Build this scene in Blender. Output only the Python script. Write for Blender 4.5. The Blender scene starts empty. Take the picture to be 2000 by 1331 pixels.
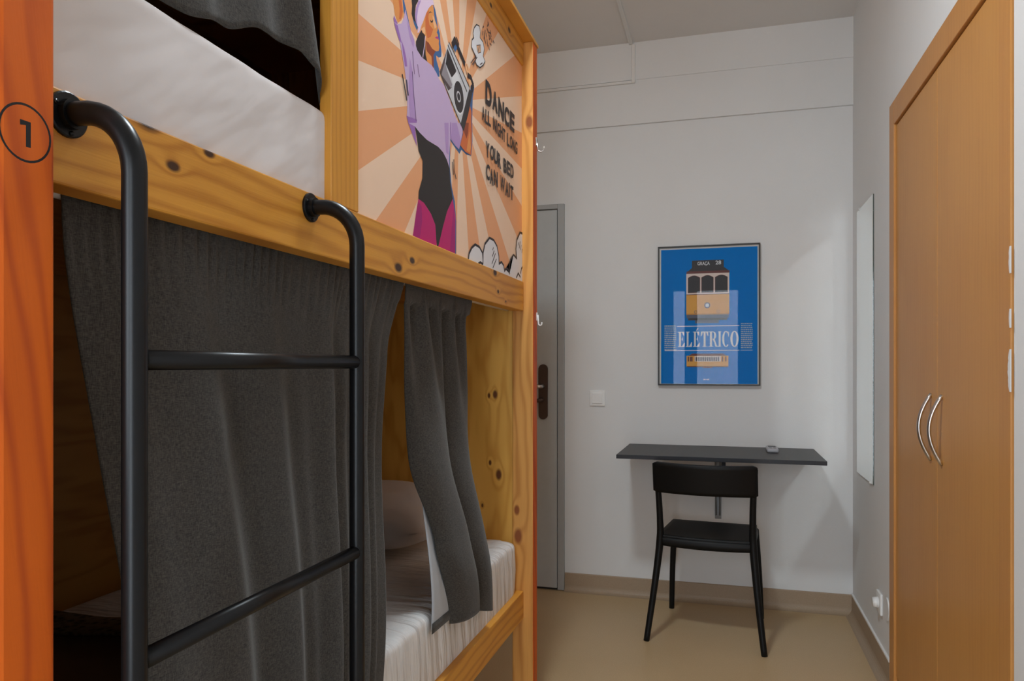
import bpy, bmesh, math, random
from mathutils import Vector, noise
random.seed(7)
sc = bpy.context.scene
COL = sc.collection
PI = math.pi

# ------------------------------------------------------------------ camera
cam = bpy.data.cameras.new('camera')
cam.sensor_width = 36.0
cam.lens = 26.1
cam.shift_y = 0.02475
cam.clip_start = 0.02
camo = bpy.data.objects.new('camera', cam)
COL.objects.link(camo)
camo.location = (0, 0, 1.18)
camo.rotation_euler = (PI / 2, 0, math.atan(415 / 1450))
sc.camera = camo

# ------------------------------------------------------------------ daylight outside the window, exposure
SKY = 9.0
LAMP = 150.0
world = bpy.data.worlds.new('sky')
sc.world = world
world.use_nodes = True
bg = world.node_tree.nodes['Background']
bg.inputs['Color'].default_value = (0.80, 0.90, 1.0, 1)
bg.inputs['Strength'].default_value = SKY
for wx, wz, ww, wh in ((-0.215, 1.09, 0.78, 1.98), (-1.21, 1.49, 0.82, 1.18)):      # the window opening and the added second one
    pl = bpy.data.lights.new('window_portal', 'AREA')
    pl.shape = 'RECTANGLE'
    pl.size = ww
    pl.size_y = wh
    pl.cycles.is_portal = True
    plo = bpy.data.objects.new('window_portal', pl)
    COL.objects.link(plo)
    plo.location = (wx, -1.39, wz)
    plo.rotation_euler = (PI / 2, 0, 0)
sc.view_settings.view_transform = 'Standard'
sc.view_settings.look = 'None'
sc.view_settings.exposure = 0.0
sc.view_settings.gamma = 1.0
sc.view_settings.use_curve_mapping = False
sc.cycles.max_bounces = 9
sc.cycles.diffuse_bounces = 6
sc.cycles.glossy_bounces = 5
sc.cycles.blur_glossy = 0.0
sc.cycles.caustics_reflective = True
sc.cycles.sample_clamp_indirect = 50.0
sc.cycles.use_guiding = True
sc.cycles.surface_guiding_probability = 0.6
sc.cycles.use_denoising = True

# ------------------------------------------------------------------ helpers
def lin(r, g, b):
    f = lambda v: (v / 255 / 12.92) if v <= 10.3 else ((v / 255 + 0.055) / 1.055) ** 2.4
    return (f(r), f(g), f(b), 1)

class NT:
    """small helper round a material's node tree"""
    def __init__(self, name):
        self.m = bpy.data.materials.new(name)
        self.m.use_nodes = True
        self.t = self.m.node_tree
        self.b = self.t.nodes['Principled BSDF']
    def n(self, kind, **kw):
        nd = self.t.nodes.new(kind)
        for k, v in kw.items():
            setattr(nd, k, v)
        return nd
    def put(self, sock, v):
        if hasattr(v, 'is_linked') or isinstance(v, bpy.types.NodeSocket):
            self.t.links.new(v, sock)
        else:
            sock.default_value = v
    def math(self, op, a, b=0.0, c=None):
        nd = self.n('ShaderNodeMath', operation=op)
        self.put(nd.inputs[0], a)
        self.put(nd.inputs[1], b)
        if c is not None:
            self.put(nd.inputs[2], c)
        return nd.outputs[0]
    def mix(self, f, a, b):
        nd = self.n('ShaderNodeMix', data_type='RGBA')
        self.put(nd.inputs[0], f)
        self.put(nd.inputs[6], a)
        self.put(nd.inputs[7], b)
        return nd.outputs[2]
    def pos(self):
        return self.n('ShaderNodeNewGeometry').outputs['Position']
    def sep(self, v):
        s = self.n('ShaderNodeSeparateXYZ')
        self.put(s.inputs[0], v)
        return s.outputs
    def comb(self, x, y, z):
        s = self.n('ShaderNodeCombineXYZ')
        for i, v in enumerate((x, y, z)):
            self.put(s.inputs[i], v)
        return s.outputs[0]
    def noise(self, vec, scale, detail=3, rough=.5):
        nd = self.n('ShaderNodeTexNoise')
        self.put(nd.inputs['Vector'], vec)
        nd.inputs['Scale'].default_value = scale
        nd.inputs['Detail'].default_value = detail
        nd.inputs['Roughness'].default_value = rough
        return nd.outputs['Fac']
    def rng(self, v, a, b, c=0.0, d=1.0):
        nd = self.n('ShaderNodeMapRange')
        self.put(nd.inputs[0], v)
        for i, x in enumerate((a, b, c, d)):
            nd.inputs[i + 1].default_value = x
        return nd.outputs[0]
    def scaled(self, vec, s):
        nd = self.n('ShaderNodeVectorMath', operation='MULTIPLY')
        self.put(nd.inputs[0], vec)
        nd.inputs[1].default_value = s
        return nd.outputs[0]
    def bump(self, h, strength, dist):
        nd = self.n('ShaderNodeBump')
        nd.inputs['Strength'].default_value = strength
        nd.inputs['Distance'].default_value = dist
        self.put(nd.inputs['Height'], h)
        self.put(self.b.inputs['Normal'], nd.outputs[0])
    def base(self, v):
        self.put(self.b.inputs['Base Color'], v)
    def set(self, rough=.5, metal=0.0, spec=.5, coat=0.0):
        self.b.inputs['Roughness'].default_value = rough
        self.b.inputs['Metallic'].default_value = metal
        self.b.inputs['Specular IOR Level'].default_value = spec
        self.b.inputs['Coat Weight'].default_value = coat
        return self

def flat(name, col, rough=.5, metal=0.0, spec=.5, var=0.04, scale=30):
    """plain surface with a little procedural unevenness"""
    k = NT(name)
    n = k.noise(k.pos(), scale, 3)
    lo = tuple(c * (1 - var) for c in col[:3]) + (1,)
    hi = tuple(min(1, c * (1 + var)) for c in col[:3]) + (1,)
    k.base(k.mix(n, lo, hi))
    k.set(rough, metal, spec)
    return k.m

def wood(name, along, across, light, dark, knot=(0.05, 0.018, 0.006, 1), knots=(), freq=230, wob=9, rough=.42, contrast=1.0, fine=.25):
    """pine: wavy growth lines that bend round knots; along / across are weights of x, y, z"""
    k = NT(name)
    s = k.sep(k.pos())
    def dot(w):
        r = None
        for i in range(3):
            if w[i]:
                t = k.math('MULTIPLY', s[i], w[i])
                r = t if r is None else k.math('ADD', r, t)
        return r
    a, c = dot(along), dot(across)
    v = k.comb(k.math('MULTIPLY', a, 0.9), k.math('MULTIPLY', c, 5.0), 0.0)
    n1 = k.noise(v, 2.2, 2, .45)
    h = k.math('ADD', k.math('MULTIPLY', c, freq), k.math('MULTIPLY', n1, wob * 2))
    kd = None
    for (ka, kc, kr) in knots:
        da = k.math('MULTIPLY', k.math('SUBTRACT', a, ka), 0.55)
        dc = k.math('SUBTRACT', c, kc)
        d = k.math('SQRT', k.math('ADD', k.math('MULTIPLY', da, da), k.math('MULTIPLY', dc, dc)))
        e = k.rng(d, kr * 0.5, kr * 3.2, 1, 0)
        h = k.math('ADD', h, k.math('MULTIPLY', k.math('MULTIPLY', e, e), 7.0))
        m = k.rng(d, kr * .55, kr * 1.05, 1, 0)
        kd = m if kd is None else k.math('MAXIMUM', kd, m)
    w = k.math('ADD', k.math('MULTIPLY', k.math('SINE', h), .5), .5)
    w = k.math('POWER', w, 2.2)
    fv = k.comb(k.math('MULTIPLY', a, 9.0), k.math('MULTIPLY', c, 420.0), 0.0)
    fn = k.noise(fv, 1.0, 2)
    big = k.noise(k.comb(k.math('MULTIPLY', a, 2.0), k.math('MULTIPLY', c, 6.0), 3.0), 1.5, 2)
    f = k.math('ADD', k.math('MULTIPLY', w, .55 * contrast), k.math('MULTIPLY', k.math('SUBTRACT', fn, .5), fine * 2))
    f = k.math('ADD', f, k.math('MULTIPLY', k.math('SUBTRACT', big, .45), .9))
    nd = k.n('ShaderNodeClamp')
    k.put(nd.inputs[0], f)
    col = k.mix(nd.outputs[0], light, dark)
    if kd is not None:
        col = k.mix(kd, col, knot)
    k.base(col)
    k.set(rough, 0, .4)
    k.bump(fn, .12, .001)
    return k.m

def fabric(name, col, col2, rough=.95, wx=(1, 1, 1)):
    """woven cloth: mottled threads running up and across"""
    k = NT(name)
    p = k.pos()
    n1 = k.noise(k.scaled(p, (900, 900, 160)), 1.0, 1)
    n2 = k.noise(k.scaled(p, (160, 160, 900)), 1.0, 1)
    n3 = k.noise(p, 9.0, 3)
    f = k.math('ADD', k.math('MULTIPLY', n1, .5), k.math('MULTIPLY', n2, .5))
    f = k.rng(f, .33, .67, 0, 1)
    f = k.math('ADD', k.math('MULTIPLY', f, .75), k.math('MULTIPLY', n3, .25))
    k.base(k.mix(f, col, col2))
    k.set(rough, 0, .15)
    k.b.inputs['Sheen Weight'].default_value = .15
    k.bump(f, .25, .001)
    return k.m

def obj(name, verts, faces, mat, parent=None, smooth=False, local=False, mats=None, fm=None):
    me = bpy.data.meshes.new(name)
    if parent is not None and not local:
        off = Vector((0, 0, 0))
        q = parent
        while q is not None:
            off += q.location
            q = q.parent
        verts = [(v[0] - off.x, v[1] - off.y, v[2] - off.z) for v in verts]
    me.from_pydata([tuple(v) for v in verts], [], faces)
    for m in (mats or [mat]):
        me.materials.append(m)
    if fm:
        for p, i in zip(me.polygons, fm):
            p.material_index = i
    me.validate()
    me.update()
    if smooth:
        for p in me.polygons:
            p.use_smooth = True
    o = bpy.data.objects.new(name, me)
    COL.objects.link(o)
    if parent is not None:
        o.parent = parent
    return o

def tag(o, label=None, cat=None, group=None, kind=None):
    if label: o['label'] = label
    if cat: o['category'] = cat
    if group: o['group'] = group
    if kind: o['kind'] = kind
    return o

def empty(name, loc=(0, 0, 0), rz=0, parent=None):
    o = bpy.data.objects.new(name, None)
    COL.objects.link(o)
    o.location = loc
    o.rotation_euler = (0, 0, rz)
    o.empty_display_size = .1
    if parent is not None:
        o.parent = parent
    return o

class MB:
    def __init__(self):
        self.v = []
        self.f = []
    def add(self, v, f):
        b = len(self.v)
        self.v += [tuple(x) for x in v]
        self.f += [tuple(i + b for i in q) for q in f]
        return self
    def box(self, x0, x1, y0, y1, z0, z1, bev=0.0, seg=2):
        bm = bmesh.new()
        bmesh.ops.create_cube(bm, size=1)
        for v in bm.verts:
            v.co = (x0 + (v.co.x + .5) * (x1 - x0), y0 + (v.co.y + .5) * (y1 - y0), z0 + (v.co.z + .5) * (z1 - z0))
        if bev:
            bmesh.ops.bevel(bm, geom=list(bm.edges), offset=bev, segments=seg, profile=.5, affect='EDGES')
        bm.verts.index_update()
        self.add([v.co.copy() for v in bm.verts], [[v.index for v in f.verts] for f in bm.faces])
        bm.free()
        return self
    def tube(self, pts, rad, n=14, cap=True):
        pts = [Vector(p) for p in pts]
        rad = rad if isinstance(rad, (list, tuple)) else [rad] * len(pts)
        rings = []
        ref = None
        for i, p in enumerate(pts):
            d = (pts[min(i + 1, len(pts) - 1)] - pts[max(i - 1, 0)]).normalized()
            if ref is None:
                ref = Vector((0, 0, 1)) if abs(d.z) < .9 else Vector((1, 0, 0))
            u = (ref - d * ref.dot(d)).normalized()
            ref = u
            w = d.cross(u)
            rr = rad[i] if isinstance(rad[i], (tuple, list)) else (rad[i], rad[i])
            rings.append([p + u * rr[0] * math.cos(2 * PI * k / n) + w * rr[1] * math.sin(2 * PI * k / n) for k in range(n)])
        v = [q for r in rings for q in r]
        f = []
        for i in range(len(rings) - 1):
            for k in range(n):
                f.append((i * n + k, i * n + (k + 1) % n, (i + 1) * n + (k + 1) % n, (i + 1) * n + k))
        if cap:
            f.append(tuple(range(n))[::-1])
            f.append(tuple((len(rings) - 1) * n + k for k in range(n)))
        return self.add(v, f)
    def grid(self, fn, nu, nv, closed=False):
        v = [fn(i / nu, j / nv) for j in range(nv + 1) for i in range(nu + 1)]
        f = [(j * (nu + 1) + i, j * (nu + 1) + i + 1, (j + 1) * (nu + 1) + i + 1, (j + 1) * (nu + 1) + i) for j in range(nv) for i in range(nu)]
        return self.add(v, f)
    def prism(self, poly, axis, a0, a1):
        """poly in the two other axes, extruded along axis from a0 to a1"""
        def mk(p, a):
            q = list(p)
            q.insert(axis, a)
            return tuple(q)
        n = len(poly)
        v = [mk(p, a0) for p in poly] + [mk(p, a1) for p in poly]
        f = [tuple(range(n))[::-1], tuple(range(n, 2 * n))] + [(i, (i + 1) % n, n + (i + 1) % n, n + i) for i in range(n)]
        return self.add(v, f)
    def go(self, name, mat, parent=None, smooth=False, **kw):
        o = obj(name, self.v, self.f, mat, parent, smooth, **kw)
        if len(self.f) > 1:
            bm = bmesh.new()
            bm.from_mesh(o.data)
            bmesh.ops.recalc_face_normals(bm, faces=bm.faces)
            bm.to_mesh(o.data)
            bm.free()
        return o

def box(name, mat, parent, x0, x1, y0, y1, z0, z1, bev=.002, seg=2):
    return MB().box(x0, x1, y0, y1, z0, z1, bev, seg).go(name, mat, parent)

def solid(o, t, off=0):
    m = o.modifiers.new('thickness', 'SOLIDIFY')
    m.thickness = t
    m.offset = off
    return o

def struct(name, mb, mat, parent=None):
    o = mb.go(name, mat, parent)
    if parent is None:
        o['kind'] = 'structure'
    return o

def text2d(body, bold=0.0):
    """outline of a word in the built-in typeface, as flat triangles"""
    cu = bpy.data.curves.new('word', 'FONT')
    cu.body = body
    cu.size = 1.0
    cu.offset = bold
    cu.resolution_u = 4
    ob = bpy.data.objects.new('word', cu)
    COL.objects.link(ob)
    dg = bpy.context.evaluated_depsgraph_get()
    me = bpy.data.meshes.new_from_object(ob.evaluated_get(dg))
    v = [(p.co.x, p.co.y) for p in me.vertices]
    f = [tuple(p.vertices) for p in me.polygons]
    bpy.data.objects.remove(ob)
    bpy.data.curves.remove(cu)
    bpy.data.meshes.remove(me)
    return v, f

def fit(vf, x0, x1, y0, y1):
    v, f = vf
    xs = [p[0] for p in v]
    ys = [p[1] for p in v]
    ax, bx, ay, by = min(xs), max(xs), min(ys), max(ys)
    return [(x0 + (p[0] - ax) / (bx - ax) * (x1 - x0), y0 + (p[1] - ay) / (by - ay) * (y1 - y0)) for p in v], f

class Print:
    """flat ink on a panel: layers of coloured outlines, each a hair above the one below"""
    def __init__(self, to3, step=2e-5):
        self.to3, self.step, self.k = to3, step, 0
        self.v, self.f, self.fm, self.mats = [], [], [], []
    def mat(self, m):
        if m not in self.mats:
            self.mats.append(m)
        return self.mats.index(m)
    def layer(self):
        self.k += 1
    def raw(self, v, f, m):
        b = len(self.v)
        self.v += [self.to3(x, y, self.k * self.step) for x, y in v]
        self.f += [tuple(i + b for i in q) for q in f]
        self.fm += [self.mat(m)] * len(f)
    def poly(self, pts, m):
        self.layer()
        self.raw(pts, [tuple(range(len(pts)))], m)
    def rect(self, x0, x1, y0, y1, m):
        self.poly([(x0, y0), (x1, y0), (x1, y1), (x0, y1)], m)
    def stroke(self, pts, w, m):
        self.layer()
        for (ax, ay), (bx, by) in zip(pts, pts[1:]):
            dx, dy = bx - ax, by - ay
            l = math.hypot(dx, dy) or 1
            nx, ny = -dy / l * w / 2, dx / l * w / 2
            ex, ey = dx / l * w * .25, dy / l * w * .25
            self.raw([(ax + nx - ex, ay + ny - ey), (ax - nx - ex, ay - ny - ey), (bx - nx + ex, by - ny + ey), (bx + nx + ex, by + ny + ey)], [(0, 1, 2, 3)], m)
            self.k += .05
    def disc(self, cx, cy, rx, ry, m, n=28):
        self.poly([(cx + rx * math.cos(2 * PI * i / n), cy + ry * math.sin(2 * PI * i / n)) for i in range(n)], m)
    def go(self, name, parent):
        return obj(name, self.v, self.f, None, parent, mats=self.mats, fm=self.fm)
ART = [
('blue',0,[(0.198,0.5416),(0.2096,0.5475),(0.217,0.4996),(0.2335,0.4776),(0.2472,0.4589),(0.2581,0.4435),(0.2518,0.4408),(0.2335,0.4578),(0.2155,0.4743)]),
('blue',0,[(0.3818,0.5696),(0.3945,0.5619),(0.4036,0.547),(0.411,0.5284),(0.4241,0.5175),(0.4278,0.4956),(0.4354,0.4779),(0.4335,0.466),(0.4185,0.4572),(0.4,0.4552),(0.4036,0.4444),(0.4185,0.4309),(0.4222,0.4129),(0.3963,0.4032),(0.3854,0.4236),(0.3782,0.4546),(0.3927,0.4877)]),
('blue',0,[(0.2612,0.4827),(0.277,0.4809),(0.293,0.4752),(0.2866,0.4647),(0.2706,0.4717)]),
('blue',0,[(0.6562,0.5025),(0.6786,0.4795),(0.6657,0.4456),(0.6626,0.3987),(0.6581,0.3493),(0.628,0.3402),(0.6404,0.4327)]),
('blue',0,[(0.6138,0.3629),(0.6618,0.378),(0.6638,0.3286),(0.6536,0.2865),(0.6138,0.2789),(0.5756,0.2812),(0.5616,0.2665),(0.5297,0.2727),(0.4945,0.2812),(0.4928,0.2109),(0.4773,0.2069),(0.4807,0.2905)]),
('blue',0,[(0.4816,0.2117),(0.4928,0.2115),(0.5049,0.1684),(0.527,0.1361),(0.5369,0.0881),(0.536,0.0034),(0.5119,0.0042),(0.4945,0.1292)]),
('skin',0,[(0.1339,0.5256),(0.1474,0.5396),(0.1751,0.5516),(0.1893,0.5445),(0.198,0.5416),(0.2067,0.4947),(0.2155,0.4719),(0.2038,0.4507),(0.1864,0.4375),(0.1808,0.4403),(0.1709,0.4479),(0.1611,0.4731),(0.1447,0.5147)]),
('skin2',0,[(0.1751,0.5276),(0.1879,0.5341),(0.2038,0.4909),(0.2111,0.4723),(0.2023,0.4524),(0.1922,0.4479),(0.1951,0.471)]),
('hair',0,[(0.2518,0.5312),(0.2802,0.5576),(0.3028,0.5558),(0.2963,0.5372),(0.2802,0.518),(0.2754,0.5018),(0.2744,0.4899),(0.2802,0.4785),(0.2643,0.4803),(0.2565,0.4881),(0.2596,0.5072),(0.2565,0.5183)]),
('hair',0,[(0.3111,0.4766),(0.293,0.4559),(0.2802,0.4377),(0.2802,0.4274),(0.2898,0.4186),(0.3094,0.4136),(0.3397,0.4178),(0.357,0.4213),(0.3432,0.4337),(0.3363,0.4507),(0.3363,0.4665),(0.3346,0.4763)]),
('skin',0,[(0.3711,0.5612),(0.3836,0.561),(0.3872,0.5464),(0.3927,0.5353),(0.4036,0.5292),(0.411,0.5242),(0.4073,0.5158),(0.4036,0.5114),(0.4129,0.5086),(0.411,0.5036),(0.4147,0.5025),(0.4185,0.4985),(0.4166,0.4895),(0.4203,0.4828),(0.4166,0.4729),(0.4036,0.4663),(0.3854,0.4616),(0.3836,0.45),(0.3854,0.4182),(0.364,0.4167),(0.3466,0.4185),(0.3363,0.4309),(0.3346,0.45),(0.3346,0.4711),(0.3295,0.4742),(0.3161,0.4736),(0.3111,0.4818),(0.3261,0.5068),(0.3397,0.5281),(0.3535,0.545)]),
('skin2',0,[(0.338,0.5266),(0.357,0.5433),(0.3518,0.5236),(0.3588,0.5094),(0.3818,0.5088),(0.3658,0.4844),(0.3466,0.4735),(0.3356,0.4873),(0.3336,0.5101)]),
('skin3',0,[(0.3363,0.4639),(0.3535,0.4658),(0.3747,0.4612),(0.3963,0.4633),(0.3836,0.45),(0.3854,0.4189),(0.3747,0.4181),(0.3711,0.4409),(0.3466,0.4417),(0.3397,0.4442)]),
('skin4',0,[(0.3111,0.4792),(0.3278,0.4918),(0.3336,0.4864),(0.3312,0.4749),(0.3194,0.475)]),
('skin4',0,[(0.3765,0.5401),(0.3872,0.5396),(0.3963,0.5301),(0.4018,0.5229),(0.3908,0.5141),(0.3818,0.5236)]),
('hair',0,[(0.3528,0.5327),(0.3623,0.5424),(0.3775,0.5463),(0.3658,0.5417)]),
('hair',0,[(0.3598,0.5226),(0.3711,0.5236),(0.3811,0.5321),(0.379,0.5244),(0.3683,0.5187)]),
('lip',0,[(0.3919,0.4935),(0.4029,0.5013),(0.4129,0.5044),(0.4185,0.4999),(0.4066,0.4974)]),
('wrap',0.0035,[(0.3336,0.472),(0.3295,0.4505),(0.3188,0.4186)]),
('wrap',0,[(0.293,0.5511),(0.3094,0.5772),(0.3466,0.6008),(0.3711,0.5942),(0.38,0.5769),(0.3854,0.5679),(0.3711,0.5608),(0.3535,0.5457),(0.3397,0.5287),(0.3261,0.5081),(0.3094,0.485),(0.2979,0.4658),(0.2882,0.4603),(0.293,0.4739),(0.2786,0.4803),(0.2744,0.495),(0.2795,0.5126),(0.293,0.5331)]),
('lilac2',0,[(0.293,0.5331),(0.2795,0.5126),(0.2744,0.495),(0.2786,0.4803),(0.2872,0.4765),(0.2859,0.4939),(0.293,0.5176),(0.3094,0.5434)]),
('lilac',0,[(0.1637,0.4363),(0.1673,0.431),(0.1821,0.4327),(0.2029,0.4432),(0.217,0.4642),(0.2227,0.4826),(0.2337,0.4678),(0.2533,0.4485),(0.2709,0.4378),(0.2862,0.4218),(0.3123,0.4159),(0.3393,0.4182),(0.3728,0.4207),(0.4017,0.4144),(0.4195,0.4057),(0.4499,0.4035),(0.4845,0.3842),(0.5271,0.3546),(0.5509,0.3431),(0.5831,0.35),(0.585,0.3281),(0.5709,0.3016),(0.557,0.2769),(0.5297,0.2787),(0.4945,0.2855),(0.4902,0.2628),(0.4859,0.2311),(0.4876,0.2102),(0.4689,0.2265),(0.444,0.2378),(0.4118,0.2421),(0.3432,0.2381),(0.3002,0.2421),(0.2741,0.2477),(0.2795,0.2277),(0.2863,0.2078),(0.2693,0.2192),(0.2527,0.2331),(0.2382,0.2446),(0.2313,0.2585),(0.2337,0.2792),(0.2313,0.3081),(0.2217,0.3481),(0.2075,0.3778),(0.1936,0.4052),(0.1754,0.4185)]),
('lilac3',0,[(0.1664,0.4299),(0.1844,0.4312),(0.1982,0.413),(0.2038,0.4017),(0.1927,0.4028),(0.1754,0.4185)]),
('lilac3',0,[(0.1637,0.4363),(0.1673,0.4446),(0.1709,0.4414),(0.1844,0.436),(0.1821,0.4327),(0.1673,0.431)]),
('lilac3',0,[(0.2029,0.4091),(0.217,0.3974),(0.2289,0.3785),(0.2323,0.364),(0.2208,0.3595),(0.2099,0.3866)]),
('lilac3',0,[(0.2289,0.2568),(0.2558,0.2615),(0.2862,0.2661),(0.2836,0.259),(0.2386,0.2448)]),
('lilac3',0,[(0.2382,0.2446),(0.2741,0.2477),(0.2795,0.2277),(0.2863,0.2078),(0.2693,0.2192),(0.2527,0.2331)]),
('lilac2',0,[(0.2289,0.4656),(0.2533,0.4485),(0.2709,0.4378),(0.2658,0.4175),(0.2459,0.4333)]),
('lilac2',0,[(0.2459,0.3893),(0.2608,0.367),(0.2658,0.3203),(0.28,0.2662),(0.2459,0.2593),(0.2401,0.3112)]),
('lilac2',0,[(0.4522,0.312),(0.4816,0.3212),(0.4816,0.2421),(0.4647,0.2435)]),
('lilac2',0,[(0.5049,0.3286),(0.4988,0.2867),(0.5297,0.2802),(0.5551,0.2774),(0.5709,0.3016),(0.5524,0.3246),(0.5387,0.3392)]),
('lilac4',0.004,[(0.2598,0.3626),(0.2658,0.3203),(0.2719,0.2981),(0.28,0.2641)]),
('lilac4',0.003,[(0.2888,0.39),(0.2924,0.3791),(0.2992,0.3672)]),
('lilac4',0.003,[(0.2608,0.4074),(0.2658,0.3811),(0.2719,0.3631)]),
('lilac3',0.005,[(0.4962,0.3258),(0.4945,0.3069),(0.4971,0.2862)]),
('magenta',0,[(0.2932,0.0924),(0.325,0.0903),(0.367,0.0734),(0.3937,0.0525),(0.4039,0.0164),(0.3992,0.0029),(0.2626,0.0052),(0.2693,0.0244),(0.2795,0.0562)]),
('magenta',0,[(0.5102,0.1393),(0.5297,0.0992),(0.5279,0.0047),(0.4102,0.0046),(0.4118,0.0089),(0.444,0.0587),(0.4706,0.0999)]),
('magenta2',0,[(0.2932,0.0863),(0.3107,0.079),(0.3143,0.0464),(0.3002,0.0052),(0.264,0.0057),(0.27,0.0245),(0.2809,0.0565)]),
('magenta2',0,[(0.5163,0.1152),(0.5279,0.0864),(0.527,0.0052),(0.4902,0.0047),(0.5032,0.0664)]),
('black',0,[(0.2741,0.2477),(0.3002,0.2421),(0.3432,0.2381),(0.4118,0.2421),(0.444,0.2378),(0.4689,0.2265),(0.4876,0.2102),(0.4919,0.1776),(0.5102,0.1393),(0.4706,0.0999),(0.444,0.0587),(0.4133,0.0062),(0.4039,0.0036),(0.3992,0.0186),(0.3937,0.0525),(0.367,0.0734),(0.325,0.0903),(0.2932,0.0924),(0.2946,0.1086),(0.3157,0.1439),(0.3178,0.1834),(0.2946,0.1992),(0.285,0.2266)]),
('skin2',0,[(0.585,0.3538),(0.5869,0.3255),(0.5644,0.2901),(0.6041,0.2837),(0.6486,0.2871),(0.6556,0.3262),(0.6556,0.3761),(0.653,0.3478),(0.653,0.406),(0.6404,0.4163),(0.6097,0.3755),(0.5916,0.3375)]),
('skin3',0,[(0.5926,0.3562),(0.5926,0.3337),(0.6138,0.3206),(0.6266,0.3407),(0.6316,0.3685)]),
('skin',0,[(0.6385,0.3509),(0.6486,0.3076),(0.6385,0.29),(0.6138,0.2897)]),
('dark',0,[(0.6373,0.4604),(0.6562,0.461),(0.669,0.4843),(0.653,0.4412),(0.628,0.3916),(0.5916,0.3335),(0.5652,0.3463),(0.6157,0.4324)]),
('metal',0,[(0.4818,0.5206),(0.6373,0.4646),(0.5681,0.3466),(0.4214,0.4254)]),
('dark2',0,[(0.4727,0.5017),(0.4214,0.4254),(0.4375,0.4148),(0.4791,0.3999),(0.5033,0.4162),(0.4659,0.4367),(0.4555,0.4627)]),
('metal2',0,[(0.4555,0.4627),(0.4712,0.4462),(0.506,0.4249),(0.4979,0.4124),(0.4581,0.4187),(0.4324,0.4222)]),
('hair',0,[(0.4727,0.5017),(0.5349,0.4706),(0.5181,0.4464),(0.4995,0.4417),(0.4607,0.4591)]),
('metal3',0,[(0.5033,0.4412),(0.5366,0.4693),(0.5681,0.4575),(0.5115,0.4231)]),
('dark',0.005,[(0.4764,0.5108),(0.5394,0.4821),(0.6157,0.4466)]),
('dark',0.004,[(0.4834,0.5213),(0.5565,0.4967),(0.6342,0.4655)]),
('dark',0.003,[(0.4214,0.4254),(0.4844,0.3885),(0.5681,0.3462)]),
('white',0,[(0.5946,0.4103),(0.5936,0.4006),(0.5905,0.3914),(0.5855,0.3831),(0.579,0.3761),(0.5712,0.3708),(0.5626,0.3675),(0.5536,0.3663),(0.5447,0.3672),(0.5363,0.3702),(0.5289,0.375),(0.5227,0.3815),(0.5181,0.3893),(0.5152,0.398),(0.5143,0.4072),(0.5152,0.4165),(0.5181,0.4254),(0.5227,0.4336),(0.5289,0.4405),(0.5363,0.446),(0.5447,0.4496),(0.5536,0.4511),(0.5626,0.4506),(0.5712,0.448),(0.579,0.4433),(0.5855,0.4368),(0.5905,0.4289),(0.5936,0.4199)]),
('dark',0,[(0.591,0.4118),(0.5901,0.4028),(0.5873,0.3942),(0.5827,0.3865),(0.5768,0.38),(0.5697,0.3751),(0.5618,0.372),(0.5536,0.3709),(0.5455,0.3717),(0.5378,0.3744),(0.531,0.3789),(0.5253,0.385),(0.5211,0.3922),(0.5185,0.4003),(0.5176,0.4089),(0.5185,0.4176),(0.5211,0.4259),(0.5253,0.4335),(0.531,0.4399),(0.5378,0.445),(0.5455,0.4483),(0.5536,0.4498),(0.5618,0.4493),(0.5697,0.4468),(0.5768,0.4424),(0.5827,0.4364),(0.5873,0.429),(0.5901,0.4207)]),
('metal',0,[(0.5686,0.4113),(0.5678,0.407),(0.5655,0.403),(0.5619,0.3998),(0.5574,0.3977),(0.5525,0.3969),(0.5475,0.3974),(0.5431,0.3992),(0.5396,0.4021),(0.5373,0.4059),(0.5366,0.4101),(0.5373,0.4143),(0.5396,0.4183),(0.5431,0.4214),(0.5475,0.4236),(0.5525,0.4245),(0.5574,0.4241),(0.5619,0.4223),(0.5655,0.4194),(0.5678,0.4156)]),
('dark',0,[(0.5634,0.4111),(0.5629,0.4082),(0.5613,0.4055),(0.5589,0.4033),(0.5558,0.4018),(0.5525,0.4012),(0.5491,0.4016),(0.5461,0.4028),(0.5437,0.4048),(0.5422,0.4074),(0.5416,0.4103),(0.5422,0.4132),(0.5437,0.4159),(0.5461,0.4181),(0.5491,0.4196),(0.5525,0.4202),(0.5558,0.4198),(0.5589,0.4186),(0.5613,0.4166),(0.5629,0.414)]),
('hair',0.016,[(0.5088,0.5252),(0.5253,0.5447),(0.5623,0.5286),(0.5976,0.5138)]),
('hair',0.006,[(0.5366,0.5553),(0.5536,0.5448)]),
('blue',0,[(0.5143,0.5198),(0.5281,0.5342),(0.5422,0.5313),(0.5281,0.5157)]),
('skin4',0,[(0.6006,0.5159),(0.6188,0.521),(0.6342,0.5127),(0.6417,0.5022),(0.6219,0.4896),(0.6066,0.5001)]),
('skin3',0.003,[(0.6127,0.5166),(0.6249,0.5051)]),
('skin4',0,[(0.6231,0.4798),(0.6467,0.4927),(0.6562,0.4817),(0.6373,0.4646)]),
('hair',0.014,[(0.6249,0.4928),(0.6467,0.4948),(0.6657,0.4831),(0.6562,0.4651)]),
('white',0,[(0.6657,0.6228),(0.6754,0.6416),(0.695,0.6587),(0.7183,0.6647),(0.7284,0.652),(0.725,0.6355),(0.7525,0.6341),(0.7629,0.6189),(0.7525,0.5951),(0.77,0.5868),(0.7525,0.569),(0.725,0.5519),(0.6983,0.5479),(0.6851,0.5533),(0.6917,0.5686),(0.6754,0.5725),(0.653,0.58),(0.6562,0.6),(0.6722,0.613)]),
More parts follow.
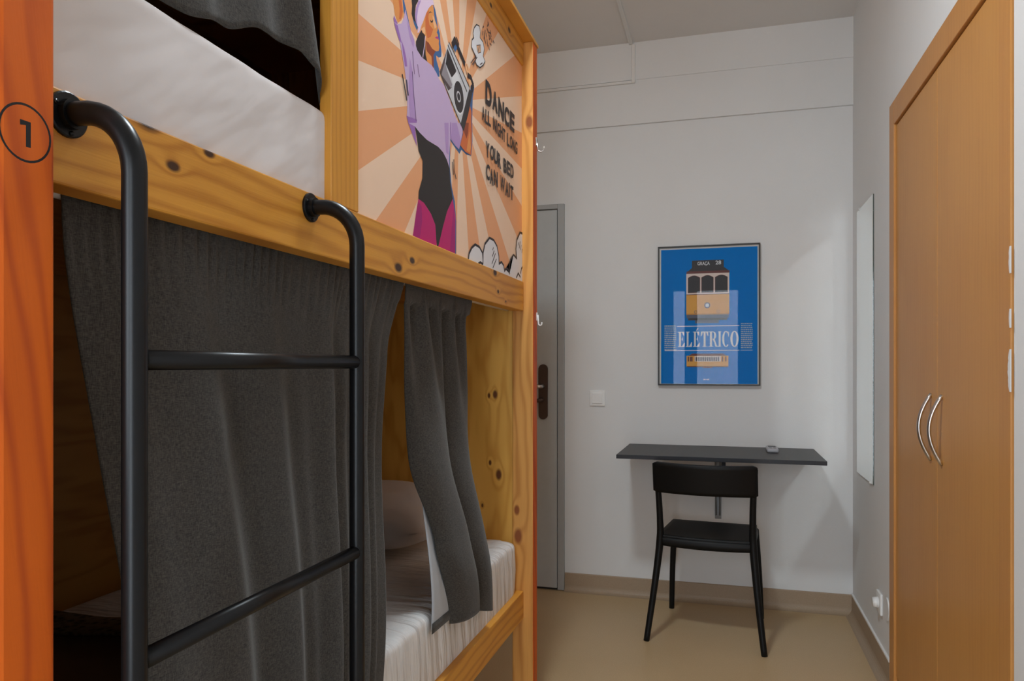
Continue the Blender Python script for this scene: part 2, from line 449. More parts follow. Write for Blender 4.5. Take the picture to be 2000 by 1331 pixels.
('dark',0.0035,[(0.6657,0.6228),(0.6754,0.6416),(0.695,0.6587),(0.7183,0.6647),(0.7284,0.652),(0.725,0.6355),(0.7525,0.6341),(0.7629,0.6189),(0.7525,0.5951),(0.77,0.5868),(0.7525,0.569),(0.725,0.5519),(0.6983,0.5479),(0.6851,0.5533),(0.6917,0.5686),(0.6754,0.5725),(0.653,0.58),(0.6562,0.6),(0.6722,0.613),(0.6657,0.6228)]),
('peach',0,[(0.695,0.6016),(0.7284,0.6166),(0.7318,0.5975),(0.7082,0.5854),(0.6983,0.5924)]),
('dark2',0.002,[(0.695,0.6016),(0.7284,0.6166),(0.7318,0.5975),(0.7082,0.5854),(0.6983,0.5924),(0.695,0.6016)]),
('dark2',0.003,[(0.6917,0.5707),(0.6467,0.534)]),
('dark2',0.003,[(0.6996,0.5707),(0.6594,0.5348)]),
('dark2',0.003,[(0.6851,0.5575),(0.669,0.5365)]),
('dark2',0.003,[(0.7183,0.6091),(0.7062,0.5871)]),
('dark2',0.003,[(0.7455,0.5728),(0.725,0.5605)]),
('dark2',0.004,[(0.7513,0.6747),(0.7579,0.6816)]),
('dark2',0.004,[(0.798,0.7112),(0.8041,0.7086),(0.7937,0.6973)]),
('dark2',0.004,[(0.7723,0.6761),(0.7596,0.647)]),
('dark2',0.004,[(0.7894,0.6888),(0.8024,0.6838),(0.82,0.6887)]),
('dark2',0.004,[(0.82,0.6968),(0.8271,0.681)]),
('dark2',0.004,[(0.8068,0.6777),(0.82,0.6753),(0.8112,0.6662)]),
('dark2',0.004,[(0.7638,0.6541),(0.7765,0.641)]),
('dark2',0.004,[(0.7894,0.657),(0.7937,0.6402)]),
('dark2',0.004,[(0.8289,0.6764),(0.8361,0.6686)]),
('dark2',0.004,[(0.8469,0.6786),(0.856,0.6756)]),
('dark2',0.004,[(0.8024,0.6465),(0.8112,0.6368)]),
('dark2',0.004,[(0.7808,0.6718),(0.7851,0.6631)]),
('dark2',0.004,[(0.7513,0.6643),(0.7471,0.6521)]),
('dark2',0.004,[(0.8156,0.6573),(0.8289,0.6575)]),
('hair',0.005,[(0.2052,0.3359),(0.2146,0.3179),(0.2275,0.2899)]),
('hair',0.005,[(0.2265,0.3321),(0.2352,0.3035)]),
('hair',0.004,[(0.5058,0.2302),(0.5119,0.2009)]),
('hair',0.004,[(0.5155,0.239),(0.519,0.212),(0.5315,0.1948)]),
('white',0,[(0.6253,0.0014),(0.6312,0.0195),(0.6538,0.0389),(0.6823,0.0516),(0.7181,0.0501),(0.7442,0.0385),(0.7492,0.021),(0.7492,0.008),(0.7509,0.0395),(0.7677,0.0669),(0.8108,0.0911),(0.8511,0.091),(0.8834,0.0783),(0.9023,0.0506),(0.9043,0.0285),(0.9043,0.0285),(0.9313,0.0372),(0.953,0.0293),(0.963,0.0134),(0.963,0.0134),(0.973,0.0204),(0.9914,0.0256),(1.0121,0.0194),(1.0194,0.0116),(1.0152,0.014),(1.0142,0.0343),(1.0279,0.0566),(1.0655,0.0788),(1.1031,0.0715),(1.1031,0.0715),(1.0942,0.1019),(1.1054,0.1339),(1.1443,0.1642),(1.1964,0.167),(1.1964,0.0013),(1.0987,0.0014),(0.9313,0.0039),(0.6253,0.0004)]),
('hair',0.007,[(0.6253,0.0014),(0.6312,0.0195),(0.6538,0.0389),(0.6823,0.0516),(0.7181,0.0501),(0.7442,0.0385),(0.7492,0.021)]),
('hair',0.007,[(0.7492,0.008),(0.7509,0.0395),(0.7677,0.0669),(0.8108,0.0911),(0.8511,0.091),(0.8834,0.0783),(0.9023,0.0506),(0.9043,0.0285)]),
('hair',0.007,[(0.9043,0.0285),(0.9313,0.0372),(0.953,0.0293),(0.963,0.0134)]),
('hair',0.007,[(0.963,0.0134),(0.973,0.0204),(0.9914,0.0256),(1.0121,0.0194),(1.0194,0.0116)]),
('hair',0.007,[(1.0152,0.014),(1.0142,0.0343),(1.0279,0.0566),(1.0655,0.0788),(1.1031,0.0715)]),
('hair',0.007,[(1.1031,0.0715),(1.0942,0.1019),(1.1054,0.1339),(1.1443,0.1642),(1.1964,0.167)]),
('hair',0.007,[(0.7084,0.0026),(0.7262,0.0088),(0.7476,0.0065)]),
('hair',0.007,[(1.0987,0.0089),(1.1213,0.0261),(1.1466,0.0159)]),
('hair',0.007,[(1.1501,0.0287),(1.1618,0.0471),(1.1952,0.0632)]),
('hair',0.004,[(0.8465,0.0685),(0.8402,0.0607)]),
('hair',0.004,[(0.8538,0.06),(0.8375,0.0414)]),
('hair',0.004,[(0.8667,0.0537),(0.833,0.0191)]),
('hair',0.004,[(0.876,0.0385),(0.842,0.0081)]),
('hair',0.004,[(1.127,0.1282),(1.119,0.1178)]),
('hair',0.004,[(1.1443,0.1341),(1.1327,0.1108)]),
('hair',0.004,[(1.1583,0.124),(1.1501,0.1073)]),
('hair',0.004,[(1.1701,0.1134),(1.1653,0.1003)]),
]
# ------------------------------------------------------------------ materials
def paint(name, col, rough=.85, amp=.25):
    k = NT(name)
    p = k.pos()
    n = k.noise(p, 3.0, 4)
    k.base(k.mix(n, tuple(c * .96 for c in col[:3]) + (1,), tuple(min(1, c * 1.03) for c in col[:3]) + (1,)))
    k.set(rough, 0, .3)
    k.bump(k.noise(p, 160, 3), amp, .0012)
    return k.m
M = {}
M['wall'] = paint('white_wall_paint', (.76, .755, .745, 1))
M['ceil'] = paint('ceiling_paint', (.76, .735, .71, 1))
M['trunk'] = flat('white_plastic_trunking', (.74, .73, .71, 1), .5)
def vinyl(name, a, b, rough):
    k = NT(name)
    p = k.pos()
    n = k.rng(k.noise(p, 260, 2), .3, .7)
    m = k.noise(p, 2.5, 3)
    f = k.math('ADD', k.math('MULTIPLY', n, .5), k.math('MULTIPLY', m, .5))
    k.base(k.mix(f, a, b))
    k.set(rough, 0, .4)
    k.bump(k.noise(p, 90, 2), .05, .001)
    return k.m
M['floor'] = vinyl('beige_vinyl_floor', (.46, .315, .165, 1), (.61, .44, .25, 1), .38)
M['base'] = vinyl('vinyl_cove_skirting', (.33, .235, .15, 1), (.42, .31, .21, 1), .45)
PL, PD = (.70, .32, .045, 1), (.42, .145, .013, 1)
RAILK = [(.72, 1.468, .014), (.761, 1.425, .008), (.827, 1.459, .007), (1.415, 1.384, .012), (1.486, 1.408, .009), (2.09, 1.455, .012), (2.121, 1.402, .007), (2.202, 1.379, .005)]
M['rail'] = wood('pine_rail', (0, 1, 0), (0, 0, 1), PL, PD, knots=RAILK)
M['railtop'] = wood('pine_top_rail', (0, 1, 0), (0, 0, 1), PL, PD, knots=[(2.24, 2.235, .01), (2.05, 2.225, .008), (2.0, 2.26, .01)])
M['raillow'] = wood('pine_low_rail', (0, 1, 0), (0, 0, 1), PL, PD)
M['post'] = wood('pine_post', (0, 0, 1), (1, .8, 0), (.66, .31, .075, 1), (.40, .14, .022, 1), knot=(.25, .07, .015, 1), knots=[(.693, -.674 + 1.9304, .011), (.605, -.669 + 1.9304, .017), (2.0, -.63 + 1.9304, .015)], freq=190)
M['redpost'] = wood('redder_pine_post', (.0, .35, 1), (.5, 1, .12), (.66, .118, .002, 1), (.38, .042, .001, 1), freq=150, wob=11, fine=.10, rough=.55)  # redder pine, only on the aisle-side faces of the front posts
M['midboard'] = wood('pine_board', (0, 0, 1), (.7, 1, 0), PL, PD, freq=420, wob=6, contrast=.5)
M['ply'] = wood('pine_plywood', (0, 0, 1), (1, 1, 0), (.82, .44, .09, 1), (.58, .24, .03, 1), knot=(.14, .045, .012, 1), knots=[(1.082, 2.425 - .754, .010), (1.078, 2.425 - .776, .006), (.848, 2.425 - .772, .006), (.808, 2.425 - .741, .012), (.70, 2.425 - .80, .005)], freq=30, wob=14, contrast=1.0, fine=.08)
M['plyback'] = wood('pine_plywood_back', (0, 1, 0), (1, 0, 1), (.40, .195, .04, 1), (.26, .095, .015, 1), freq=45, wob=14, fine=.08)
M['beech'] = wood('beech_veneer', (0, 0, 1), (.4, 1, 0), (.58, .265, .062, 1), (.47, .192, .040, 1), freq=260, wob=5, contrast=.35, fine=.5, rough=.4)
M['beechframe'] = wood('beech_frame', (0, 0, 1), (.4, 1, 0), (.56, .25, .062, 1), (.46, .18, .04, 1), freq=260, wob=5, contrast=.35, fine=.4, rough=.4)
M['black'] = flat('black_powder_coat', (.004, .004, .0045, 1), .34, 0, .3)
M['blackchair'] = flat('black_plastic', (.005, .005, .005, 1), .5, 0, .25)
M['desk'] = wood('black_brown_woodgrain', (1, 0, 0), (0, 1, 1), (.030, .029, .029, 1), (.020, .019, .020, 1), freq=300, wob=5, fine=.6, rough=.42)
M['deskedge'] = flat('black_edge', (.008, .008, .012, 1), .45)
M['curtain'] = fabric('charcoal_curtain_cloth', (.016, .0145, .0128, 1), (.088, .079, .069, 1))
M['lining'] = flat('pale_curtain_lining', (.42, .44, .47, 1), .9)
M['white'] = flat('white_plastic', (.86, .85, .83, 1), .35)
M['rod'] = flat('white_lacquered_rod', (.70, .68, .66, 1), .35)
M['chrome'] = flat('brushed_steel', (.62, .60, .57, 1), .28, 1.0)
M['brown'] = flat('brown_door_plate', (.085, .055, .045, 1), .45, .3)
M['grey'] = flat('grey_door_paint', (.50, .53, .54, 1), .55)
M['greyframe'] = flat('grey_door_frame_paint', (.40, .41, .41, 1), .5)
M['steel'] = flat('grey_steel', (.16, .16, .16, 1), .4, .8)
M['dark'] = flat('dark_gap', (.015, .014, .013, 1), .8)
def sheetmat(name, col, vec, scale, strength, dist):
    k = NT(name)
    p = k.pos()
    s_ = k.sep(p)
    w1 = k.math('ADD', k.math('MULTIPLY', s_[1], vec[0]), k.math('MULTIPLY', s_[2], vec[1]))
    w2 = k.math('ADD', k.math('MULTIPLY', s_[1], vec[2]), k.math('MULTIPLY', s_[2], vec[3]))
    n = k.noise(k.comb(w1, w2, k.math('MULTIPLY', s_[0], 2.0)), scale, 3, .5)
    k.base(k.mix(k.noise(p, 6, 2), tuple(c * .95 for c in col[:3]) + (1,), col))
    k.set(.85, 0, .2)
    k.b.inputs['Sheen Weight'].default_value = .1
    k.bump(n, strength, dist)
    return k.m
M['sheetup'] = sheetmat('white_sheet', (.72, .665, .65, 1), (1.0, 1.0, 3.0, -4.2), 1.6, .55, .035)
M['sheetlow'] = sheetmat('white_fitted_sheet', (.74, .715, .70, 1), (11.0, 1.5, .3, 1.0), 3.2, 1.0, .024)
M['pillow'] = sheetmat('white_pillowcase', (.74, .69, .67, 1), (2, 1, 1, 2), 3.0, .5, .03)
k = NT('patterned_blanket')
v_ = k.n('ShaderNodeTexVoronoi')
k.put(v_.inputs['Vector'], k.pos())
v_.inputs['Scale'].default_value = 60
k.base(k.mix(k.rng(v_.outputs['Distance'], .2, .6), (.05, .045, .04, 1), (.16, .13, .10, 1)))
k.set(.95, 0, .1)
M['blanket'] = k.m
M['blanketplain'] = flat('brown_blanket', (.16, .11, .07, 1), .95)
k = NT('mirror_silver')
k.base((.86, .89, .87, 1))
k.set(.0, 1.0)
M['mirror'] = k.m
M['mirroredge'] = flat('mirror_glass_edge', (.03, .05, .045, 1), .2)
k = NT('clear_glazing')
k.t.nodes.remove(k.b)
tr = k.n('ShaderNodeBsdfTransparent')
gl = k.n('ShaderNodeBsdfGlossy')
gl.inputs['Roughness'].default_value = .0
fr = k.n('ShaderNodeFresnel')
fr.inputs['IOR'].default_value = 1.22
mx = k.n('ShaderNodeMixShader')
k.t.links.new(fr.outputs[0], mx.inputs[0])
k.t.links.new(tr.outputs[0], mx.inputs[1])
k.t.links.new(gl.outputs[0], mx.inputs[2])
k.t.links.new(mx.outputs[0], k.t.nodes['Material Output'].inputs[0])
M['glass'] = k.m
k = NT('lamp_diffuser')
k.base((.9, .9, .9, 1))
k.b.inputs['Emission Color'].default_value = (.82, .95, 1.03, 1)
k.b.inputs['Emission Strength'].default_value = LAMP
M['lamp'] = k.m
def ink(name, r, g, b, rough=.5):
    return flat(name, lin(r, g, b), rough, 0, .4, .03, 8)

# ------------------------------------------------------------------ the room
XL, XR, YB, YR, ZC = -1.70, 0.585, 3.83, -1.30, 2.83
struct('floor', MB().box(XL - .1, XR + .1, YR - .12, YB + .1, -.08, 0), M['floor'])
struct('ceiling', MB().box(XL - .1, XR + .1, YR - .12, YB + .1, ZC, ZC + .1), M['ceil'])
wb = struct('wall_back', MB().box(XL - .1, XR + .1, YB, YB + .1, 0, ZC), M['wall'])
MB().box(XL, XR, YB - .014, YB, 2.416, 2.64).go('beam_face', M['wall'], wb)
MB().box(XL, XR, YB - .019, YB, 2.64, ZC).go('upper_band', M['wall'], wb)
WY0, WY1, WZ = 1.79, 2.99, 2.128
wr = MB().box(XR, XR + .1, YR - .1, WY0, 0, ZC).box(XR, XR + .1, WY1, YB, 0, ZC).box(XR, XR + .1, WY0, WY1, WZ, ZC)
wr = struct('wall_right', wr, M['wall'])
struct('wall_left', MB().box(XL - .1, XL, YR - .1, YB, 0, ZC), M['wall'])
GX0, GX1, GZ0, GZ1 = -.62, .19, .08, 2.10
HX0, HX1, HZ0, HZ1 = -1.64, -.78, .88, 2.10
wf = MB().box(XL, HX0, YR - .12, YR, 0, ZC).box(HX1, GX0, YR - .12, YR, 0, ZC).box(HX0, HX1, YR - .12, YR, 0, HZ0).box(HX0, HX1, YR - .12, YR, HZ1, ZC)
wf = wf.box(GX1, XR, YR - .12, YR, 0, ZC).box(GX0, GX1, YR - .12, YR, GZ1, ZC).box(GX0, GX1, YR - .12, YR, 0, GZ0)
struct('wall_front', wf, M['wall'])
# window behind the camera: two casements, one wide and one narrow pane
win = empty('window_1', ((GX0 + GX1) / 2, YR - .06, GZ0))
win['kind'] = 'structure'
box('window_frame', M['white'], win, GX0, GX0 + .04, YR - .09, YR - .03, GZ0, GZ1)
box('window_frame', M['white'], win, GX1 - .04, GX1, YR - .09, YR - .03, GZ0, GZ1)
box('window_frame', M['white'], win, GX0 + .04, GX1 - .04, YR - .09, YR - .03, GZ1 - .04, GZ1)
box('window_frame', M['white'], win, GX0 + .04, GX1 - .04, YR - .09, YR - .03, GZ0, GZ0 + .05)
box('mullion', M['white'], win, -.45, -.31, YR - .09, YR - .03, GZ0 + .05, GZ1 - .04)
box('pane', M['glass'], win, GX0 + .04, -.45, YR - .064, YR - .06, GZ0 + .05, GZ1 - .04, 0)
box('pane', M['glass'], win, -.31, GX1 - .04, YR - .064, YR - .06, GZ0 + .05, GZ1 - .04, 0)
win_add = empty('added_window', ((HX0 + HX1) / 2, YR - .06, HZ0))  # unseen extra window, added to brighten the right wall
win_add['kind'] = 'structure'
box('window_frame', M['white'], win_add, HX0, HX0 + .04, YR - .09, YR - .03, HZ0, HZ1)
box('window_frame', M['white'], win_add, HX1 - .04, HX1, YR - .09, YR - .03, HZ0, HZ1)
box('window_frame', M['white'], win_add, HX0 + .04, HX1 - .04, YR - .09, YR - .03, HZ1 - .04, HZ1)
box('window_frame', M['white'], win_add, HX0 + .04, HX1 - .04, YR - .09, YR - .03, HZ0, HZ0 + .05)
box('pane', M['glass'], win_add, HX0 + .04, HX1 - .04, YR - .064, YR - .06, HZ0 + .05, HZ1 - .04, 0)
# coved vinyl skirting
def cove(t0, hgt, r=.03, t=.006):
    p = [(0, 0), (t + r, 0)]
    for i in range(1, 6):
        a = PI / 2 * i / 6
        p.append((t + r - r * math.sin(a), r - r * math.cos(a)))
    return p + [(t, r), (t, hgt - .004), (t * .4, hgt), (0, hgt)]
b1 = MB().prism([(YB - q[0], q[1]) for q in cove(0, .094)], 0, -.806, XR)
struct('baseboard_back', b1, M['base'])
b2 = MB().prism([(XR - q[0], q[1]) for q in cove(0, .094)], 1, WY1, YB - .012)
b2.v = [(x, y, z) for (x, y, z) in [(v[0], v[1], v[2]) for v in b2.v]]
b2 = struct('baseboard_right', b2, M['base'])
MB().box(XR - .008, XR, WY1, YB - .012, .094, .101).go('caulk_line', M['white'], b2)
# cable trunking on ceiling and wall
t1 = struct('trim_1', MB().box(-.468, -.448, 1.78, YB - .02, ZC - .012, ZC, .002), M['trunk'])
t1['label'] = 'white cable trunking along the ceiling and down the back wall'
MB().box(-.455, -.437, YB - .031, YB - .019, 2.622, ZC - .012, .002).go('wall_trunking', M['trunk'], t1)
MB().box(XL, -.455, YB - .026, YB - .014, 2.622, 2.636, .002).go('wall_trunking', M['trunk'], t1)

# door in the back wall
dr = empty('door_1', (-1.24, YB, 0))
dr['kind'] = 'structure'
DX0, DX1 = -1.64, -.842
MB().box(DX1, -.807, YB - .022, YB, .004, 2.03, .002).go('door_frame', M['greyframe'], dr)
MB().box(XL + .01, DX0, YB - .022, YB, .004, 2.03, .002).go('door_frame', M['greyframe'], dr)
MB().box(DX0, DX1, YB - .022, YB, 2.005, 2.03, .002).go('door_frame', M['greyframe'], dr)
MB().box(DX0 + .004, DX1 - .004, YB - .016, YB - .001, .012, 2.0, .002).go('door_leaf', M['grey'], dr)
MB().box(DX0, DX1, YB - .012, YB - .0005, .003, .012).go('door_gap', M['dark'], dr)
pts = []
for i in range(24):
    a = 2 * PI * i / 24
    pts.append((-.919 + .025 * math.cos(a), 1.043 + .025 * math.sin(a) + (.12 if math.sin(a) >= 0 else -.12)))
hp = MB().prism([(x, z) for x, z in pts], 1, YB - .026, YB - .016).go('handle_plate', M['brown'], dr)
hp['label'] = 'brown metal handle plate'
MB().tube([(-.919, YB - .02, 1.072), (-.919, YB - .058, 1.072), (-.923, YB - .066, 1.072), (-.935, YB - .070, 1.072), (-1.03, YB - .070, 1.068)], [.011, .010, .010, .010, .009]).go('lever', M['chrome'], hp, True)
MB().tube([(-.925, YB - .02, 1.0), (-.925, YB - .04, 1.0), (-.955, YB - .046, .995)], [.011, .011, .010]).go('lock_turn', M['brown'], hp, True)

# ------------------------------------------------------------------ ceiling lamp (outside the frame, lights the room)
lamp = tag(empty('ceiling_lamp', (-.53, 1.62, ZC)), 'round white ceiling lamp mounted flush above the aisle', 'lamp')
def disc_prism(cx, cy, r, z0, z1, n=40):
    return MB().prism([(cx + r * math.cos(2 * PI * i / n), cy + r * math.sin(2 * PI * i / n)) for i in range(n)], 2, z0, z1)
disc_prism(-.53, 1.62, .15, ZC - .03, ZC - .0005).go('housing', M['white'], lamp)
dome = MB().grid(lambda u, v: (-.53 + .125 * math.cos(PI / 2 * v) * math.cos(2 * PI * u), 1.62 + .125 * math.cos(PI / 2 * v) * math.sin(2 * PI * u), ZC - .0305 - .014 * math.sin(PI / 2 * v)), 32, 10)
dome.go('diffuser', M['lamp'], lamp, True)

# ------------------------------------------------------------------ built-in wardrobe
wd = tag(empty('wardrobe', (XR, (WY0 + WY1) / 2, 0)), 'tall beech veneer wardrobe built into the white wall with two doors', 'wardrobe')
FX = XR - .006
box('frame_post', M['beechframe'], wd, FX, XR + .06, WY1 - .075, WY1 - .002, .0, WZ - .002, .002)
box('frame_post', M['beechframe'], wd, FX, XR + .06, WY0 + .002, WY0 + .072, .0, WZ - .002, .002)
box('frame_header', M['beechframe'], wd, FX, XR + .06, WY0 + .073, WY1 - .076, 2.04, WZ - .002, .002)
box('plinth', M['beechframe'], wd, FX + .01, XR + .06, WY0 + .073, WY1 - .076, .0, .07, .002)
box('carcass', M['dark'], wd, XR + .03, XR + .098, WY0 + .01, WY1 - .01, .01, WZ - .01, 0)
YM = 2.385
for (y0, y1, hy_) in ((YM + .0015, WY1 - .080, 2.4475), (WY0 + .0755, YM - .0015, 2.3325)):
    d_ = box('door', M['beech'], wd, XR + .002, XR + .022, y0, y1, .075, 2.034, .0015)
    hz0, hz1 = .902, 1.097
    pts = []
    for i in range(17):
        t = i / 16
        z = hz0 + (hz1 - hz0) * t
        pts.append((XR + .002 - .034 * math.sin(PI * t) ** .9, hy_, z))
    hd = MB().tube(pts, [(.0055, .0075)] * 17, 12).go('handle', M['chrome'], d_, True)
    hd['label'] = 'bowed brushed steel door handle'
# ragged plaster smears beside the wardrobe frame
random.seed(3)
for za, zb, wd_ in ((1.375, 1.432, .006), (1.125, 1.215, .012), (1.26, 1.30, .004)):
    n_ = max(5, int((zb - za) / .006))
    zs = [za + (zb - za) * i / n_ for i in range(n_ + 1)]
    left = [(WY0 + .002 + wd_ * math.sin(PI * i / n_) ** .6 * random.uniform(.55, 1.0), zz) for i, zz in enumerate(zs)]
    MB().prism([(WY0 - .004, zs[0])] + left + [(WY0 - .004, zs[-1])], 0, FX - .002, FX - .0002).go('plaster_smear', M['wall'], wr)

# ------------------------------------------------------------------ mirror
mi = tag(empty('wall_mirror', (XR, 3.495, .695)), 'tall frameless mirror on the white wall between wardrobe and corner', 'mirror')
box('mirror_pane', M['mirror'], mi, XR - .006, XR - .003, 3.311, 3.681, .697, 1.879, 0)
box('backing', M['mirroredge'], mi, XR - .003, XR - .0003, 3.309, 3.683, .695, 1.881, 0)
for (y, z) in ((3.62, 1.881), (3.37, .695)):
    box('clip', M['chrome'], mi, XR - .0085, XR - .0003, y - .008, y + .008, z - .006, z + .006, .001)

# ------------------------------------------------------------------ sockets and switch
so = tag(empty('power_socket', (XR, 3.17, .26)), 'white wall socket with a plug in it beside the wardrobe', 'socket')
box('cover_plate', M['white'], so, XR - .010, XR - .0003, 3.130, 3.212, .218, .300, .003)
MB().tube([(XR - .010, 3.171, .259), (XR - .030, 3.171, .259)], [.022, .018], 20).go('plug', M['white'], so, True)
c2 = tag(disc_prism(0, 0, .042, 0, .005).go('blank_cover', M['wall']), 'flat round white blanking cover low on wall beside wardrobe frame', 'cover plate')
c2.rotation_euler = (0, -PI / 2, 0)
c2.location = (XR - .0003, 3.046, .272)
sw = tag(empty('light_switch', (-.634, YB, 1.012)), 'square white light switch on the wall between door and poster', 'switch')
box('cover_plate', M['white'], sw, -.674, -.594, YB - .009, YB - .0003, .972, 1.052, .003)
box('rocker', M['white'], sw, -.661, -.607, YB - .014, YB - .009, .985, 1.039, .002)

# ------------------------------------------------------------------ framed tram poster
PX0, PX1, PZ0, PZ1 = -.3234, .1679, 1.082, 1.781
fp = tag(empty('framed_poster', ((PX0 + PX1) / 2, YB, PZ0)), 'framed blue poster of a yellow tram above the black desk', 'poster')
fb = M['deskedge']
fw = .007
fcol = flat('black_poster_frame', (.022, .020, .017, 1), .4)
box('frame', fcol, fp, PX0, PX0 + fw, YB - .022, YB - .0005, PZ0, PZ1, .001)
box('frame', fcol, fp, PX1 - fw, PX1, YB - .022, YB - .0005, PZ0, PZ1, .001)
box('frame', fcol, fp, PX0 + fw, PX1 - fw, YB - .022, YB - .0005, PZ1 - fw, PZ1, .001)
box('frame', fcol, fp, PX0 + fw, PX1 - fw, YB - .022, YB - .0005, PZ0, PZ0 + fw, .001)
box('poster_sheet', flat('white_paper', (.60, .60, .58, 1), .6), fp, PX0 + fw, PX1 - fw, YB - .014, YB - .001, PZ0 + fw, PZ1 - fw, 0)
box('glazing', M['glass'], fp, PX0 + fw, PX1 - fw, YB - .0185, YB - .017, PZ0 + fw, PZ1 - fw, 0)
pr = Print(lambda x, z, d: (x, YB - .01405 - d, z))
IB, IW, IK = flat('blue_ink', (.0, .19, .60, 1), .6, 0, .05), flat('white_ink', (.72, .74, .76, 1), .5), ink('black_ink', 38, 36, 40)
IY, IR, IG, IC = ink('yellow_ink', 222, 160, 62), ink('maroon_ink', 98, 38, 34), ink('grey_ink', 78, 86, 104), ink('cream_ink', 222, 205, 196)
PW, PH = PX1 - PX0, PZ1 - PZ0
def px(x): return PX0 + (x - 490) / 730 * PW
def pz(y): return PZ1 - (y - 143) / 995.5 * PH
def R(x0, x1, y0, y1, m): pr.rect(px(x0), px(x1), pz(y1), pz(y0), m)
R(513, 1201, 166, 1127, IB)
R(700, 1000, 630, 660, IG)
R(710, 990, 660, 676, IK)
R(760, 930, 676, 696, IG)
R(738, 966, 250, 304, IK)
pr.poly([(px(700), pz(332)), (px(735), pz(304)), (px(970), pz(304)), (px(1006), pz(332))], IK)
pr.poly([(px(697), pz(343)), (px(700), pz(326)), (px(1006), pz(326)), (px(1006), pz(343))], IR)
R(697, 1004, 343, 492, IC)
for a, b in ((709, 797), (806, 893), (903, 993)):
    for g, m in ((0, IR), (3, IK)):
        arch = [(px(a + g), pz(480 - g)), (px(b - g), pz(480 - g))]
        for i in range(9):
            t = i / 8
            arch.append((px(b - g + (a - b + 2 * g) * t), pz(372 + g - 16 * math.sin(PI * t))))
        pr.poly(arch, m)
R(697, 1004, 490, 494, IR)
R(697, 1004, 494, 636, IY)
R(697, 1004, 628, 636, ink('ochre_ink', 190, 130, 50))
for x, r1, r2, y in ((848, 21, 14, 570), (765, 11, 8, 616), (926, 11, 8, 616)):
    pr.disc(px(x), pz(y), r1 / 730 * PW, r1 / 995 * PH, IG)
    pr.disc(px(x), pz(y), r2 / 730 * PW, r2 / 995 * PH, IW if r1 > 15 else IY)
for wd_, x0, x1, y0, y1 in (('GRAÇA', 778, 866, 260, 290), ('28', 907, 947, 256, 283)):
    v, f = fit(text2d(wd_, .01), px(x0), px(x1), pz(y1), pz(y0))
    pr.layer()
    pr.raw(v, f, IW)
R(630, 1075, 714, 719, IW)
R(540, 1075, 888, 892, IW)
R(1085, 1167, 888, 891, IW)
# serif capitals drawn stroke by stroke in a unit box
def ring(cx, cy, rx, ry, ix, iy, a0=0, a1=360, n=36):
    o_ = [(cx + rx * math.cos(math.radians(a0 + (a1 - a0) * i / n)), cy + ry * math.sin(math.radians(a0 + (a1 - a0) * i / n))) for i in range(n + 1)]
    i_ = [(cx + ix * math.cos(math.radians(a0 + (a1 - a0) * i / n)), cy + iy * math.sin(math.radians(a0 + (a1 - a0) * i / n))) for i in range(n + 1)]
    return [[o_[i], o_[i + 1], i_[i + 1], i_[i]] for i in range(n)]
def q(x0, x1, y0, y1): return [[(x0, y0), (x1, y0), (x1, y1), (x0, y1)]]
SER = {
    'E': q(.14, .40, 0, 1) + q(0, .84, .955, 1) + q(0, .9, 0, .045) + q(.4, .62, .49, .53) + [[(.62, .38), (.66, .38), (.66, .64), (.62, .64), (.56, .51)], [(.55, .955), (.84, .955), (.84, .74), (.78, .74)], [(.55, .045), (.9, .045), (.94, .28), (.87, .28)]],
    'L': q(.14, .40, 0, 1) + q(0, .56, .955, 1) + q(0, .9, 0, .045) + [[(.5, .045), (.9, .045), (.94, .32), (.87, .32)]],
    'T': q(.37, .63, 0, 1) + q(.03, .97, .955, 1) + q(.22, .78, 0, .045) + [[(.03, .955), (.3, .955), (.09, .7), (.02, .7)], [(.97, .955), (.7, .955), (.91, .7), (.98, .7)]],
    'R': q(.12, .36, 0, 1) + q(0, .5, 0, .045) + q(0, .5, .955, 1) + q(.36, .5, .47, .515) + ring(.46, .735, .38, .265, .15, .22, -90, 90, 18) + [[(.42, .48), (.66, .5), (.9, .08), (1.04, .04), (1.04, 0), (.74, 0), (.60, .3)]],
    'I': q(.2, .8, 0, 1) + q(0, 1, .955, 1) + q(0, 1, 0, .045),
    'C': ring(.52, .5, .5, .52, .24, .465, 48, 312, 30) + [[(.84, .98), (.90, .98), (.90, .64), (.84, .64), (.78, .8)]],
    'O': ring(.5, .5, .5, .52, .24, .465),
}
SER['É'] = SER['E'] + [[(.42, 1.06), (.5, 1.06), (.78, 1.22), (.62, 1.24)]]
xs = [('E', 637, 690), ('L', 694, 742), ('É', 746, 798), ('T', 801, 857), ('R', 860, 922), ('I', 925, 948), ('C', 953, 1007), ('O', 1012, 1070)]
pr.layer()
for ch, a, b in xs:
    for pg in SER[ch]:
        pr.raw([(px(a + (b - a) * x), pz(864 - 108 * y)) for x, y in pg], [tuple(range(len(pg)))], IW)
        pr.k += .05
# two columns of print too small to read: short rules of ink
IL = flat('pale_ink', (.33, .45, .55, 1), .5)
random.seed(5)
for x0, x1, y0 in ((538, 625, 708), (1086, 1167, 700)):
    y = y0
    pr.layer()
    while y < 882:
        hgt = random.choice((7, 8, 10))
        x = x0
        while x < x1 - 4:
            w_ = min(random.uniform(5, 16), x1 - x)
            pr.raw([(px(x), pz(y + hgt)), (px(x + w_), pz(y + hgt)), (px(x + w_), pz(y)), (px(x), pz(y))], [(0, 1, 2, 3)], IL)
            x += w_ + 3
        y += hgt + 6
